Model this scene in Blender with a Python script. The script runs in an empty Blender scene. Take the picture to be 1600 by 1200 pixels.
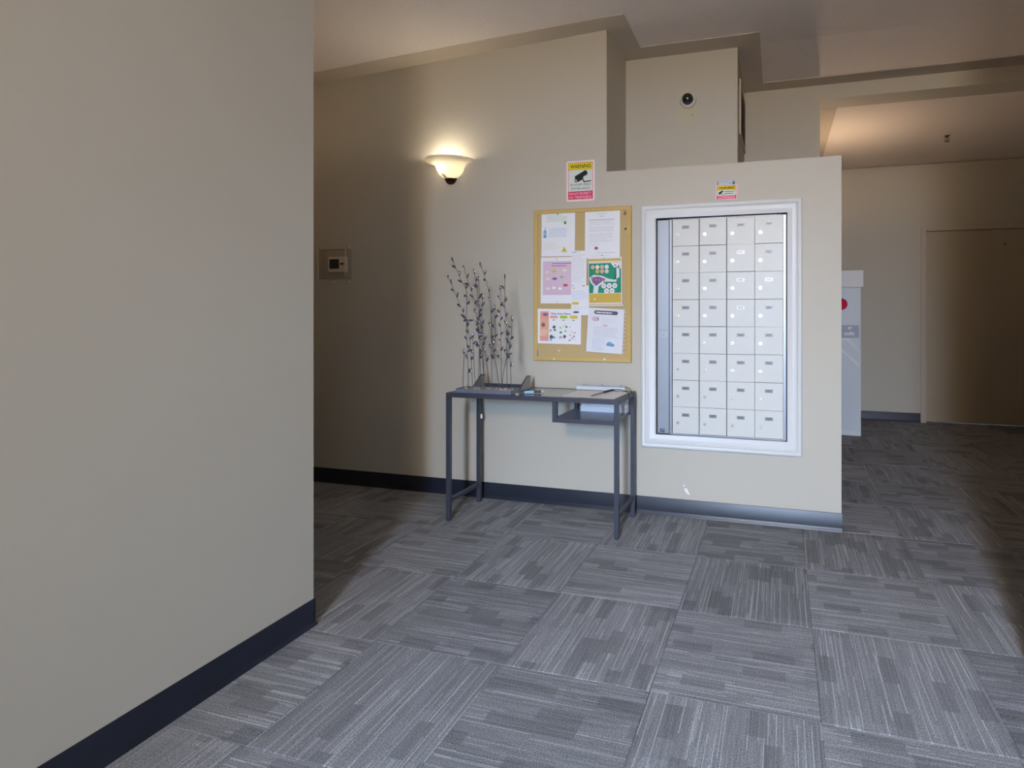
import bpy, math, random
from mathutils import Vector, Matrix
C = bpy.context.scene.collection
SC = bpy.context.scene
PI = math.pi

# ------------------------------------------------------------------ camera, world, big lights, exposure
cam_d = bpy.data.cameras.new('camera')
cam = bpy.data.objects.new('camera', cam_d); C.objects.link(cam)
cam.location = (-0.1117, -2.1888, 1.1639)
cam.rotation_euler = (PI/2, 0, 0.2683)
cam_d.sensor_width = 36; cam_d.lens = 19.805
cam_d.shift_x = -0.1113; cam_d.shift_y = -0.0696
cam_d.clip_start = 0.05; cam_d.clip_end = 100
SC.camera = cam

world = bpy.data.worlds.new('daylight'); SC.world = world; world.use_nodes = True
wn = world.node_tree; wn.nodes.clear()
wo = wn.nodes.new('ShaderNodeOutputWorld'); wb = wn.nodes.new('ShaderNodeBackground')
wb.inputs[0].default_value = (0.72, 0.84, 1.0, 1); wb.inputs[1].default_value = 0.6
wn.links.new(wb.outputs[0], wo.inputs[0])

def area(name, loc, rot, sx, sy, power, col, spread=PI):
    d = bpy.data.lights.new(name, 'AREA'); d.shape = 'RECTANGLE'; d.size = sx; d.size_y = sy
    d.energy = power; d.color = col; d.spread = spread
    o = bpy.data.objects.new(name, d); C.objects.link(o); o.location = loc; o.rotation_euler = rot
    return o
# daylight coming in through the glazed street entrance behind the camera
area('sky_daylight', (-1.05, -7.6, 3.9), (PI/2, 0, 0), 4.1, 4.2, 11600, (0.47, 0.68, 1.0))
area('pavement_daylight', (-1.05, -7.6, 0.6), (PI/2, 0, 0), 4.1, 1.2, 200, (0.95, 0.95, 1.0))
# warm fill light added behind the camera to lift the upper walls
area('warm_fill_light', (-0.22, -4.2, 2.55), (math.radians(70), 0, math.radians(-5)), 0.5, 0.5, 33, (1.0, 0.76, 0.50), math.radians(110))

SC.view_settings.view_transform = 'Standard'; SC.view_settings.look = 'None'
SC.view_settings.exposure = 0.1; SC.view_settings.gamma = 1.0; SC.view_settings.use_curve_mapping = False

# ------------------------------------------------------------------ helpers
def lin(r, g, b):
    f = lambda c: (c/255/12.92) if c/255 <= 0.04045 else ((c/255+0.055)/1.055)**2.4
    return (f(r), f(g), f(b), 1)

def mat(name, col, rough=0.6, metal=0.0, bump=0.0, bscale=300, var=0.0, vscale=6, spec=0.5, emit=None, estr=0, trans=0, alpha=1):
    m = bpy.data.materials.new(name); m.use_nodes = True
    nt = m.node_tree; b = nt.nodes['Principled BSDF']
    b.inputs['Base Color'].default_value = col
    b.inputs['Roughness'].default_value = rough; b.inputs['Metallic'].default_value = metal
    b.inputs['Specular IOR Level'].default_value = spec
    b.inputs['Transmission Weight'].default_value = trans
    b.inputs['Alpha'].default_value = alpha
    if emit: b.inputs['Emission Color'].default_value = emit; b.inputs['Emission Strength'].default_value = estr
    if bump or var:
        tc = nt.nodes.new('ShaderNodeTexCoord')
    if var:
        n = nt.nodes.new('ShaderNodeTexNoise'); n.inputs['Scale'].default_value = vscale; n.inputs['Detail'].default_value = 4
        nt.links.new(tc.outputs['Object'], n.inputs['Vector'])
        h = nt.nodes.new('ShaderNodeMix'); h.data_type = 'RGBA'
        h.inputs['A'].default_value = tuple(c*(1-var) for c in col[:3])+(1,)
        h.inputs['B'].default_value = tuple(min(1, c*(1+var)) for c in col[:3])+(1,)
        nt.links.new(n.outputs['Fac'], h.inputs['Factor']); nt.links.new(h.outputs['Result'], b.inputs['Base Color'])
    if bump:
        n2 = nt.nodes.new('ShaderNodeTexNoise'); n2.inputs['Scale'].default_value = bscale; n2.inputs['Detail'].default_value = 3
        nt.links.new(tc.outputs['Object'], n2.inputs['Vector'])
        bn = nt.nodes.new('ShaderNodeBump'); bn.inputs['Strength'].default_value = bump; bn.inputs['Distance'].default_value = 0.002
        nt.links.new(n2.outputs['Fac'], bn.inputs['Height']); nt.links.new(bn.outputs['Normal'], b.inputs['Normal'])
    return m

def off(o):
    v = Vector((0, 0, 0))
    while o is not None:
        v += o.location; o = o.parent
    return v

class MB:
    def __init__(s): s.v = []; s.f = []; s.m = []
    def add(s, vs, fs, mi=0):
        n = len(s.v); s.v += [tuple(p) for p in vs]; s.f += [tuple(i+n for i in f) for f in fs]; s.m += [mi]*len(fs); return s
    def quad(s, a, b, c, d, mi=0): return s.add([a, b, c, d], [(0, 1, 2, 3)], mi)
    def box(s, x0, x1, y0, y1, z0, z1, mi=0):
        return s.add([(x0,y0,z0),(x1,y0,z0),(x1,y1,z0),(x0,y1,z0),(x0,y0,z1),(x1,y0,z1),(x1,y1,z1),(x0,y1,z1)],
                     [(0,3,2,1),(4,5,6,7),(0,1,5,4),(1,2,6,5),(2,3,7,6),(3,0,4,7)], mi)
    def chbox(s, x0, x1, y0, y1, z0, z1, c, mi=0):
        # box with its front (-y) edges chamfered
        v = [(x0,y1,z0),(x1,y1,z0),(x1,y1,z1),(x0,y1,z1),(x0,y0+c,z0),(x1,y0+c,z0),(x1,y0+c,z1),(x0,y0+c,z1),
             (x0+c,y0,z0+c),(x1-c,y0,z0+c),(x1-c,y0,z1-c),(x0+c,y0,z1-c)]
        return s.add(v, [(0,3,2,1),(0,1,5,4),(1,2,6,5),(2,3,7,6),(3,0,4,7),(4,5,9,8),(5,6,10,9),(6,7,11,10),(7,4,8,11),(8,9,10,11)], mi)
    def cyl(s, p0, p1, r0, r1=None, n=16, mi=0, caps=True):
        r1 = r0 if r1 is None else r1
        p0 = Vector(p0); p1 = Vector(p1); d = (p1-p0).normalized()
        a = d.orthogonal().normalized(); b = d.cross(a)
        vs = []
        for p, r in ((p0, r0), (p1, r1)):
            for i in range(n):
                t = 2*PI*i/n; vs.append(p+a*math.cos(t)*r+b*math.sin(t)*r)
        fs = [(i, (i+1) % n, n+(i+1) % n, n+i) for i in range(n)]
        if caps: fs += [tuple(range(n-1, -1, -1)), tuple(range(n, 2*n))]
        return s.add(vs, fs, mi)
    def tube(s, pts, r, n=8, mi=0):
        pts = [Vector(p) for p in pts]; vs = []; ref = None
        for i, p in enumerate(pts):
            d = (pts[min(i+1, len(pts)-1)]-pts[max(i-1, 0)]).normalized()
            if ref is None: ref = d.orthogonal().normalized()
            ref = (ref-d*ref.dot(d)).normalized(); b = d.cross(ref)
            rr = r if not isinstance(r, (list, tuple)) else r[i]
            for k in range(n):
                t = 2*PI*k/n; vs.append(p+ref*math.cos(t)*rr+b*math.sin(t)*rr)
        fs = []
        for i in range(len(pts)-1):
            for k in range(n):
                fs.append((i*n+k, i*n+(k+1) % n, (i+1)*n+(k+1) % n, (i+1)*n+k))
        fs += [tuple(range(n-1, -1, -1)), tuple(range((len(pts)-1)*n, len(pts)*n))]
        return s.add(vs, fs, mi)
    def lathe(s, prof, c, axis='z', a0=0, a1=2*PI, n=32, mi=0):
        c = Vector(c); full = abs(a1-a0-2*PI) < 1e-6; cols = n if full else n+1
        vs = []
        for i in range(cols):
            t = a0+(a1-a0)*i/n
            for r, h in prof:
                if axis == 'z': vs.append(c+Vector((r*math.cos(t), r*math.sin(t), h)))
                else: vs.append(c+Vector((r*math.cos(t), -h, r*math.sin(t))))   # axis -y
        k = len(prof); fs = []
        for i in range(n):
            j = (i+1) % cols
            for q in range(k-1): fs.append((i*k+q, j*k+q, j*k+q+1, i*k+q+1))
        return s.add(vs, fs, mi)
    def prism(s, poly, axis, a, b, mi=0):
        # poly: 2D list; extruded along axis from a to b ('x': poly=(y,z); 'y': poly=(x,z); 'z': poly=(x,y))
        def P(p, t): return {'x': (t, p[0], p[1]), 'y': (p[0], t, p[1]), 'z': (p[0], p[1], t)}[axis]
        n = len(poly); vs = [P(p, a) for p in poly]+[P(p, b) for p in poly]
        fs = [(i, (i+1) % n, n+(i+1) % n, n+i) for i in range(n)]+[tuple(range(n-1, -1, -1)), tuple(range(n, 2*n))]
        return s.add(vs, fs, mi)
    def ball(s, c, rx, ry, rz, R=None, n=8, k=6, mi=0):
        c = Vector(c); vs = []
        for i in range(k+1):
            ph = PI*i/k
            for j in range(n):
                t = 2*PI*j/n
                p = Vector((rx*math.sin(ph)*math.cos(t), ry*math.sin(ph)*math.sin(t), rz*math.cos(ph)))
                if R is not None: p = R @ p
                vs.append(c+p)
        fs = [(i*n+j, i*n+(j+1) % n, (i+1)*n+(j+1) % n, (i+1)*n+j) for i in range(k) for j in range(n)]
        return s.add(vs, fs, mi)
    def build(s, name, mats, parent=None, smooth=False, bevel=0, fix=True):
        o0 = off(parent) if parent is not None else Vector((0, 0, 0))
        me = bpy.data.meshes.new(name)
        me.from_pydata([(p[0]-o0.x, p[1]-o0.y, p[2]-o0.z) for p in s.v], [], s.f)
        if not isinstance(mats, (list, tuple)): mats = [mats]
        for m in mats: me.materials.append(m)
        me.polygons.foreach_set('material_index', s.m)
        me.update()
        if fix:
            import bmesh
            bm = bmesh.new(); bm.from_mesh(me); bmesh.ops.recalc_face_normals(bm, faces=bm.faces); bm.to_mesh(me); bm.free()
        if smooth:
            me.shade_smooth(); me.set_sharp_from_angle(angle=math.radians(40))
        o = bpy.data.objects.new(name, me); C.objects.link(o)
        if parent is not None: o.parent = parent
        if bevel:
            b = o.modifiers.new('bevel', 'BEVEL'); b.width = bevel; b.segments = 2; b.limit_method = 'ANGLE'
        return o

def thing(name, label, cat, loc=(0, 0, 0), group=None):
    o = bpy.data.objects.new(name, None); C.objects.link(o); o.location = loc
    o.empty_display_size = 0.05
    o['label'] = label; o['category'] = cat
    if group: o['group'] = group
    return o
def tag(o, label, cat, group=None):
    o['label'] = label; o['category'] = cat
    if group: o['group'] = group
    return o
def struct(o, label=None):
    o['kind'] = 'structure'
    if label: o['label'] = label
    return o

def text_geo(txt, size=1.0, bold=0.0):
    cu = bpy.data.curves.new('lettering', 'FONT'); cu.body = txt; cu.size = size; cu.offset = bold
    cu.align_x = 'CENTER'; cu.align_y = 'CENTER'; cu.resolution_u = 3
    ob = bpy.data.objects.new('lettering', cu); C.objects.link(ob)
    bpy.context.view_layer.update()
    me = bpy.data.meshes.new_from_object(ob.evaluated_get(bpy.context.evaluated_depsgraph_get()))
    vs = [tuple(v.co) for v in me.vertices]; fs = [tuple(p.vertices) for p in me.polygons]
    bpy.data.objects.remove(ob); bpy.data.curves.remove(cu); bpy.data.meshes.remove(me)
    return vs, fs

class Sheet:
    """flat print on a sheet whose front faces -y: local u to the right, v up, centred"""
    def __init__(s, mb, cx, y, cz, rot=0.0):
        s.mb = mb; s.c = (cx, y, cz); s.r = rot; s.lift = 0.0006
    def P(s, u, v, k=1):
        c, n = math.cos(s.r), math.sin(s.r)
        return (s.c[0]+u*c-v*n, s.c[1]-s.lift*k, s.c[2]+u*n+v*c)
    def rect(s, u0, u1, v0, v1, mi, k=1):
        s.mb.quad(s.P(u0, v0, k), s.P(u1, v0, k), s.P(u1, v1, k), s.P(u0, v1, k), mi)
    def poly(s, pts, mi, k=1):
        s.mb.add([s.P(u, v, k) for u, v in pts], [tuple(range(len(pts)))], mi)
    def disc(s, u, v, r, mi, k=1, n=16, ry=None):
        ry = ry or r
        s.poly([(u+r*math.cos(2*PI*i/n), v+ry*math.sin(2*PI*i/n)) for i in range(n)], mi, k)
    def text(s, txt, u, v, w, h, mi, k=2, bold=0.0):
        vs, fs = text_geo(txt, 1.0, bold)
        x0 = min(p[0] for p in vs); x1 = max(p[0] for p in vs); z0 = min(p[1] for p in vs); z1 = max(p[1] for p in vs)
        out = [s.P(u+((p[0]-x0)/(x1-x0)-0.5)*w, v+((p[1]-z0)/(z1-z0)-0.5)*h, k) for p in vs]
        s.mb.add(out, fs, mi)
    def lines(s, u0, u1, v0, v1, n, mi, seed=0, th=0.0016, k=1):
        rnd = random.Random(seed)
        for i in range(n):
            v = v1-(v1-v0)*(i+0.5)/n; u = u0
            end = u1-(rnd.random()*0.35*(u1-u0) if rnd.random() < 0.35 else rnd.random()*0.04*(u1-u0))
            while u < end:
                w = rnd.uniform(0.006, 0.02); s.rect(u, min(u+w, end), v-th/2, v+th/2, mi, k); u += w+0.0028

# ------------------------------------------------------------------ materials
PAINT = lin(187, 181, 168)
M_wall = mat('wall_paint', PAINT, 0.55, bump=0.12, bscale=220, var=0.02, vscale=2.5, spec=0.35)
M_ceil = mat('stippled_ceiling', lin(232, 222, 214), 0.95, bump=0.9, bscale=130, var=0.10, vscale=90, spec=0.1)
M_soffit = mat('soffit_paint', lin(194, 182, 166), 0.6, bump=0.1, bscale=220, spec=0.3)
M_base = mat('vinyl_baseboard', lin(28, 33, 46), 0.38, var=0.35, vscale=10, spec=0.5)
M_trimw = mat('white_trim_paint', lin(206, 206, 205), 0.4, bump=0.05, bscale=200)
M_door = mat('door_paint', lin(178, 168, 150), 0.4, var=0.03, vscale=3)
M_doorf = mat('door_frame_paint', lin(190, 178, 166), 0.45)
M_metal = mat('dark_powder_coat', lin(82, 84, 96), 0.42, metal=0.55, bump=0.1, bscale=600)
M_mailbox = mat('mailbox_aluminium', lin(208, 208, 204), 0.42, metal=0.0, spec=0.4, bump=0.05, bscale=500, var=0.02, vscale=20)
M_mailpanel = mat('mailbox_panel', lin(158, 163, 172), 0.38, metal=0.4, bump=0.05, bscale=500)
M_dark = mat('dark_gap', lin(44, 46, 52), 0.7)
M_plate = mat('number_plate', lin(132, 133, 136), 0.4, metal=0.3)
M_platet = mat('number_print', lin(98, 98, 102), 0.6)
M_platew = mat('white_number_plate', lin(240, 240, 240), 0.3)
M_chrome = mat('lock_metal', lin(190, 186, 172), 0.36, metal=0.9)
M_keyhole = mat('key_slot', lin(60, 58, 52), 0.5)
M_cork = mat('cork', lin(192, 167, 122), 0.9, bump=0.5, bscale=400, var=0.12, vscale=260, spec=0.1)
M_oak = mat('oak_frame', lin(198, 166, 98), 0.5, var=0.08, vscale=30)
M_paper = mat('paper', lin(232, 232, 236), 0.8, spec=0.2)
M_black = mat('black_plastic', lin(30, 30, 34), 0.4)
M_glassf = mat('frosted_glass', (0.95, 0.9, 0.82, 1), 0.4)

def glass_mat(name, col, rough=0.02, transp=0.85, blend=0.35):
    m = bpy.data.materials.new(name); m.use_nodes = True; nt = m.node_tree; nt.nodes.clear()
    o = nt.nodes.new('ShaderNodeOutputMaterial'); mx = nt.nodes.new('ShaderNodeMixShader')
    t = nt.nodes.new('ShaderNodeBsdfTransparent'); t.inputs[0].default_value = col
    g = nt.nodes.new('ShaderNodeBsdfGlossy'); g.inputs['Roughness'].default_value = rough
    f = nt.nodes.new('ShaderNodeLayerWeight'); f.inputs[0].default_value = blend
    mr = nt.nodes.new('ShaderNodeMapRange'); mr.inputs[3].default_value = 1-transp; mr.inputs[4].default_value = 0.9
    nt.links.new(f.outputs['Facing'], mr.inputs[0]); nt.links.new(mr.outputs[0], mx.inputs[0])
    nt.links.new(t.outputs[0], mx.inputs[1]); nt.links.new(g.outputs[0], mx.inputs[2]); nt.links.new(mx.outputs[0], o.inputs[0])
    return m
M_tableglass = glass_mat('tabletop_glass', (0.92, 0.95, 0.94, 1), 0.12, 0.45)
M_cover = glass_mat('clear_plastic', (0.97, 0.96, 0.95, 1), 0.05, 0.97, 0.08)

def shade_mat():
    m = bpy.data.materials.new('alabaster_glass'); m.use_nodes = True; nt = m.node_tree; nt.nodes.clear()
    o = nt.nodes.new('ShaderNodeOutputMaterial'); mx = nt.nodes.new('ShaderNodeMixShader')
    d = nt.nodes.new('ShaderNodeBsdfDiffuse'); d.inputs[0].default_value = (0.85, 0.8, 0.7, 1)
    t = nt.nodes.new('ShaderNodeBsdfTranslucent'); t.inputs[0].default_value = (0.98, 0.93, 0.82, 1)
    mx.inputs[0].default_value = 0.5
    nt.links.new(d.outputs[0], mx.inputs[1]); nt.links.new(t.outputs[0], mx.inputs[2]); nt.links.new(mx.outputs[0], o.inputs[0])
    return m
M_shade = shade_mat()
M_bronze = mat('bronze_cap', lin(74, 48, 34), 0.35, metal=0.8)
M_bulb = mat('lamp_bulb', (1, 1, 1, 1), 0.5, emit=(1, 0.9, 0.72, 1), estr=60)

def carpet_mat():
    m = bpy.data.materials.new('carpet_tile'); m.use_nodes = True; nt = m.node_tree
    N = nt.nodes; L = nt.links; b = N['Principled BSDF']; b.inputs['Roughness'].default_value = 0.95
    b.inputs['Specular IOR Level'].default_value = 0.15
    tc = N.new('ShaderNodeTexCoord'); sp = N.new('ShaderNodeSeparateXYZ'); L.new(tc.outputs['Object'], sp.inputs[0])
    oi = N.new('ShaderNodeObjectInfo')
    def math_(op, a, b_=None, c=None):
        n = N.new('ShaderNodeMath'); n.operation = op
        for i, x in enumerate((a, b_, c)):
            if x is None: continue
            if isinstance(x, (int, float)): n.inputs[i].default_value = x
            else: L.new(x, n.inputs[i])
        return n.outputs[0]
    def white(x, y):
        c = N.new('ShaderNodeCombineXYZ'); L.new(x, c.inputs[0])
        if y is not None: L.new(y, c.inputs[1])
        w = N.new('ShaderNodeTexWhiteNoise'); w.noise_dimensions = '3D'; L.new(rz, c.inputs[2]); L.new(c.outputs[0], w.inputs['Vector'])
        return w.outputs['Value']
    rz = math_('MULTIPLY', oi.outputs['Random'], 97.3)
    s, t = sp.outputs['X'], sp.outputs['Y']
    # yarn lines: 4.2 mm wide, broken along their length
    ls = math_('FLOOR', math_('MULTIPLY', s, 210))
    h = white(ls, None)
    lt = math_('FLOOR', math_('ADD', math_('MULTIPLY', t, 7), math_('MULTIPLY', h, 31)))
    line = white(ls, lt)
    lt2 = math_('FLOOR', math_('ADD', math_('MULTIPLY', t, 3), math_('MULTIPLY', h, 53)))
    line2 = white(ls, lt2)
    fs_ = math_('FLOOR', math_('MULTIPLY', s, 410)); hf = white(fs_, rz)
    lt3 = math_('FLOOR', math_('ADD', math_('MULTIPLY', t, 3.1), math_('MULTIPLY', hf, 53)))
    bright = math_('GREATER_THAN', white(fs_, lt3), 0.90)
    # colour blocks about 5 x 14 cm
    bs = math_('FLOOR', math_('MULTIPLY', s, 21)); hb = white(bs, None)
    bt = math_('FLOOR', math_('ADD', math_('MULTIPLY', t, 7.3), math_('MULTIPLY', hb, 17)))
    blk = white(bs, bt)
    darkb = math_('LESS_THAN', blk, 0.17); 
    gr = N.new('ShaderNodeTexNoise'); gr.inputs['Scale'].default_value = 240; gr.inputs['Detail'].default_value = 2
    L.new(tc.outputs['Object'], gr.inputs['Vector'])
    v = math_('ADD', math_('MULTIPLY', line, 0.26), 0.76)              # yarn contrast
    v = math_('MULTIPLY', v, math_('SUBTRACT', 1.0, math_('MULTIPLY', darkb, 0.21)))
    v = math_('MULTIPLY', v, math_('ADD', 0.92, math_('MULTIPLY', white(math_('FLOOR', math_('MULTIPLY', s, 9.3)), math_('FLOOR', math_('MULTIPLY', t, 4.7))), 0.16)))
    v = math_('ADD', v, math_('MULTIPLY', math_('MULTIPLY', bright, math_('SUBTRACT', 1.0, math_('MULTIPLY', darkb, 0.8))), 0.66))
    v = math_('MULTIPLY', v, math_('ADD', 0.08, math_('MULTIPLY', gr.outputs['Fac'], 1.75)))
    v = math_('MULTIPLY', v, math_('ADD', 0.88, math_('MULTIPLY', oi.outputs['Random'], 0.24)))
    cr = N.new('ShaderNodeMix'); cr.data_type = 'RGBA'; cr.inputs['A'].default_value = (0, 0, 0, 1); cr.inputs['B'].default_value = (0.535, 0.545, 0.58, 1)
    L.new(math_('MULTIPLY', v, 0.5), cr.inputs['Factor']); L.new(cr.outputs['Result'], b.inputs['Base Color'])
    bp = N.new('ShaderNodeBump'); bp.inputs['Strength'].default_value = 0.6; bp.inputs['Distance'].default_value = 0.003
    hh = math_('ADD', math_('MULTIPLY', line, 0.4), gr.outputs['Fac'])
    L.new(hh, bp.inputs['Height']); L.new(bp.outputs['Normal'], b.inputs['Normal'])
    return m
M_carpet = carpet_mat()
M_sub = mat('subfloor', lin(40, 40, 44), 0.95)

# ------------------------------------------------------------------ floor with its carpet tiles
W0 = 1.0       # front of the mail wall
FARY = 4.4
floor = struct(MB().box(-6, 6, -5, FARY, -0.06, -0.0075).build('floor', M_sub), 'grey carpet tile floor, quarter turned stripes')
tm = MB(); c = 0.0016; hw = 0.2496
vs = [(-hw,-hw,-0.0075),(hw,-hw,-0.0075),(hw,hw,-0.0075),(-hw,hw,-0.0075),(-hw,-hw,-c),(hw,-hw,-c),(hw,hw,-c),(-hw,hw,-c),
      (-hw+c,-hw+c,0),(hw-c,-hw+c,0),(hw-c,hw-c,0),(-hw+c,hw-c,0)]
tm.add(vs, [(0,3,2,1),(0,1,5,4),(1,2,6,5),(2,3,7,6),(3,0,4,7),(4,5,9,8),(5,6,10,9),(6,7,11,10),(7,4,8,11),(8,9,10,11)])
tile0 = None; rt = random.Random(3)
def add_tile(i, j):
    global tile0
    if tile0 is None:
        tile0 = tm.build('carpet_tile', M_carpet, floor); o = tile0
    else:
        o = tile0.copy(); C.objects.link(o)
    o.location = (i*0.5+0.25, j*0.5+0.25, rt.uniform(-0.0006, 0))
    o.rotation_euler = (0, 0, (0 if (i+j) % 2 else PI/2)+rt.choice((0, PI))+rt.uniform(-0.002, 0.002))
cut = []
for j in range(-10, 9):
    for i in range(-12, 12):
        x0, y0 = i*0.5, j*0.5; x1, y1 = x0+0.5, y0+0.5
        if y1 > FARY+0.3: continue
        if y0 >= 1.0-1e-6 and x1 <= 0.16: continue                    # under the mail room
        if y1 <= -0.5+1e-6 and (x1 <= -1.9 or x0 >= 0.9): continue     # beyond the side walls
        if y0 < -3.4: continue
        if x0 > 4.0 or x1 < -5.0: continue
        add_tile(i, j)
# the lobby behind the camera: plain run of the same carpet
MB().box(-1.9, 0.9, -5.0, -3.5, -0.0075, -0.001).build('carpet_strip', M_carpet, floor)

# ------------------------------------------------------------------ walls
def zc(x, y): return 2.84+0.045*min(0, x+1.107)-0.07*max(0, y-1.429)
NX, PX_, NY, RY = -1.107, -0.375, 1.429, 2.075      # niche left, panel right, panel plane, rear wall plane
HT = 2.0                                             # top of the half wall
# back wall: tall part left of the niche, half wall with the mailbox opening
w = MB()
w.prism([(-6, 0), (NX, 0), (NX, zc(NX, 1)), (-6, zc(-6, 1))], 'y', W0, W0+0.43)
ox0, ox1, oz0, oz1 = -0.808, -0.078, 0.457, 1.710
w.box(NX, ox0, W0, NY, 0, HT); w.box(ox1, 0.199, W0, NY, 0, HT)
w.box(ox0, ox1, W0, NY, 0, oz0); w.box(ox0, ox1, W0, NY, oz1, HT)
w.box(PX_, 0.199, NY, RY, 0, HT)
wall_back = struct(w.build('wall_back', M_wall), 'beige lobby wall with the mailbox half wall and niche')
for p in wall_back.data.polygons: p.use_smooth = False
# camera panel above the half wall, and the box behind it
struct(MB().prism([(NX, HT), (PX_, HT), (PX_, 2.845), (NX, 2.845)], 'y', NY, RY+0.12).build('wall_niche', M_wall), 'recessed beige panel above the half wall')
# rear wall over the half wall and header over the corridor opening
w = MB()
w.prism([(PX_, 1.99), (0.158, 1.99), (0.158, 2.8), (PX_, 2.8)], 'y', RY, RY+0.205)
w.box(0.158, 6, RY, RY+0.205, 2.692, 2.8)
struct(w.build('wall_header', M_wall), 'beige header above the corridor opening')
struct(MB().box(0.03, 0.158, RY+0.205, FARY, 0, 2.8).build('wall_corridor', M_wall))
# far corridor wall with a door opening
D0, D1, DZ = 1.366, 2.285, 2.03
w = MB(); w.box(0.158, D0, FARY, FARY+0.15, 0, 2.8); w.box(D1, 6, FARY, FARY+0.15, 0, 2.8); w.box(D0, D1, FARY, FARY+0.15, DZ, 2.8)
struct(w.build('wall_far', M_wall), 'shaded far corridor wall with flush door')
# foreground wall on the left, turning into the left hall
w = MB(); w.box(-1.945, -1.793, -5, -0.471, 0, 2.9); w.box(-6, -1.945, -0.62, -0.471, 0, 2.9)
struct(w.build('wall_left', M_wall), 'large plain beige wall in the left foreground')
w = MB(); w.box(0.66, 0.81, -5, -0.12, 0, 2.9); w.box(0.81, 6, -0.27, -0.12, 0, 2.9)
struct(w.build('wall_right', M_wall))
# wall behind the camera with the entrance opening
w = MB(); w.box(-2, -0.45, -4.85, -4.7, 0, 2.9); w.box(0.20, 0.8, -4.85, -4.7, 0, 2.9); w.box(-0.45, 0.20, -4.85, -4.7, 2.17, 2.9)
struct(w.build('wall_front', M_wall))
struct(MB().box(-6.1, -6, -0.62, 1.1, 0, 2.9).build('wall_hall_end', M_wall))
struct(MB().box(6, 6.1, -0.27, FARY+0.1, 0, 2.9).build('wall_corridor_end', M_wall))
# entrance frame
w = MB(); w.box(-0.45, -0.40, -4.86, -4.69, 0, 2.17); w.box(0.15, 0.20, -4.86, -4.69, 0, 2.17); w.box(-0.40, 0.15, -4.86, -4.69, 2.13, 2.17)
struct(w.build('door_2', M_metal))

# ------------------------------------------------------------------ ceilings with painted border strips
def ceil_poly(mb, xs, ys, dz=0.0):
    for a, b in zip(xs[:-1], xs[1:]):
        for c_, d in zip(ys[:-1], ys[1:]):
            mb.quad((a, c_, zc(a, c_)+dz), (b, c_, zc(b, c_)+dz), (b, d, zc(b, d)+dz), (a, d, zc(a, d)+dz))
ce = MB()
ceil_poly(ce, [-6, NX, 6], [-5, 1.0], 0.004)
ceil_poly(ce, [NX, PX_], [1.0, NY], 0.004); ceil_poly(ce, [PX_, 0.199, 6], [1.0, NY, RY], 0.004)
# corridor ceiling behind the header
ce.quad((0.158, RY+0.2, 2.6935), (6, RY+0.2, 2.6935), (6, FARY, 2.7395), (0.158, FARY, 2.7395))
ce.box(-6.1, 6.1, -5, FARY+0.1, 2.95, 3.0)
ceiling = struct(ce.build('ceiling', M_ceil, fix=False), 'white stippled ceiling')
def strip(pts, t=0.005):
    m = MB()
    n = len(pts)
    m.add([(x, y, z) for x, y, z in pts]+[(x, y, z+t) for x, y, z in pts],
          [tuple(range(n-1, -1, -1)), tuple(range(n, 2*n))]+[(i, (i+1) % n, n+(i+1) % n, n+i) for i in range(n)])
    return m
B = 0.14
k = 0
def soff(poly, zf=zc):
    global k; k += 1
    struct(strip([(x, y, zf(x, y)) for x, y in poly]).build('trim_%d' % k, M_soffit, fix=True))
soff([(-6, W0-B), (NX, W0-B), (NX, W0), (-6, W0)])
soff([(NX, W0-B), (NX+B, W0-B), (NX+B, W0), (NX+B, NY-B), (NX+B, NY), (NX, NY)])
soff([(NX+B, NY-B-0.02), (PX_+B, NY-B-0.02), (PX_+B, NY), (NX+B, NY)])
soff([(PX_, NY), (PX_+B, NY), (PX_+B, RY), (PX_, RY)])
soff([(PX_+B, RY-B+0.015), (6, RY-B+0.015), (6, RY), (PX_+B, RY)])
cz = lambda x, y: 2.690
soff([(0.158, RY+0.205), (0.292, RY+0.205), (0.292, FARY), (0.158, FARY)], lambda x, y: 2.690+0.046*(y-2.28)/2.12)
soff([(0.292, FARY-0.06), (6, FARY-0.06), (6, FARY), (0.292, FARY)], lambda x, y: 2.734)

# ------------------------------------------------------------------ baseboards (vinyl cove base, profile with toe)
BH = 0.098
def cove(s): return [(0, 0), (0.013*s, 0), (0.012*s, 0.004), (0.006*s, 0.012), (0.004*s, 0.022), (0.004*s, BH-0.003), (0.002*s, BH), (0, BH)]
m = MB(); m.prism([(W0+0+a*-1, b) for a, b in cove(1)], 'x', -6, 0.203); m.prism([(0.199+a, b) for a, b in cove(1)], 'y', W0, RY)
struct(m.build('baseboard_back', M_base, smooth=True), 'dark vinyl baseboard under the mail wall')
m = MB(); m.prism([(-1.793+a, b) for a, b in cove(1)], 'y', -4.7, -0.467); m.prism([(-0.471+a, b) for a, b in cove(1)], 'x', -6, -1.789)
struct(m.build('baseboard_left', M_base, smooth=True), 'dark vinyl baseboard of the left foreground wall')
m = MB(); m.prism([(FARY-a, b) for a, b in cove(1)], 'x', 0.158, D0-0.05); m.prism([(FARY-a, b) for a, b in cove(1)], 'x', D1+0.05, 6)
struct(m.build('baseboard_far', M_base, smooth=True), 'dark vinyl baseboard of the far corridor wall')
m = MB(); m.prism([(0.158+a, b) for a, b in cove(1)], 'y', RY+0.205, FARY)
struct(m.build('baseboard_corridor', M_base, smooth=True))
m = MB(); m.prism([(0.66-a, b) for a, b in cove(1)], 'y', -4.7, -0.12)
struct(m.build('baseboard_right', M_base, smooth=True))

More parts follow.
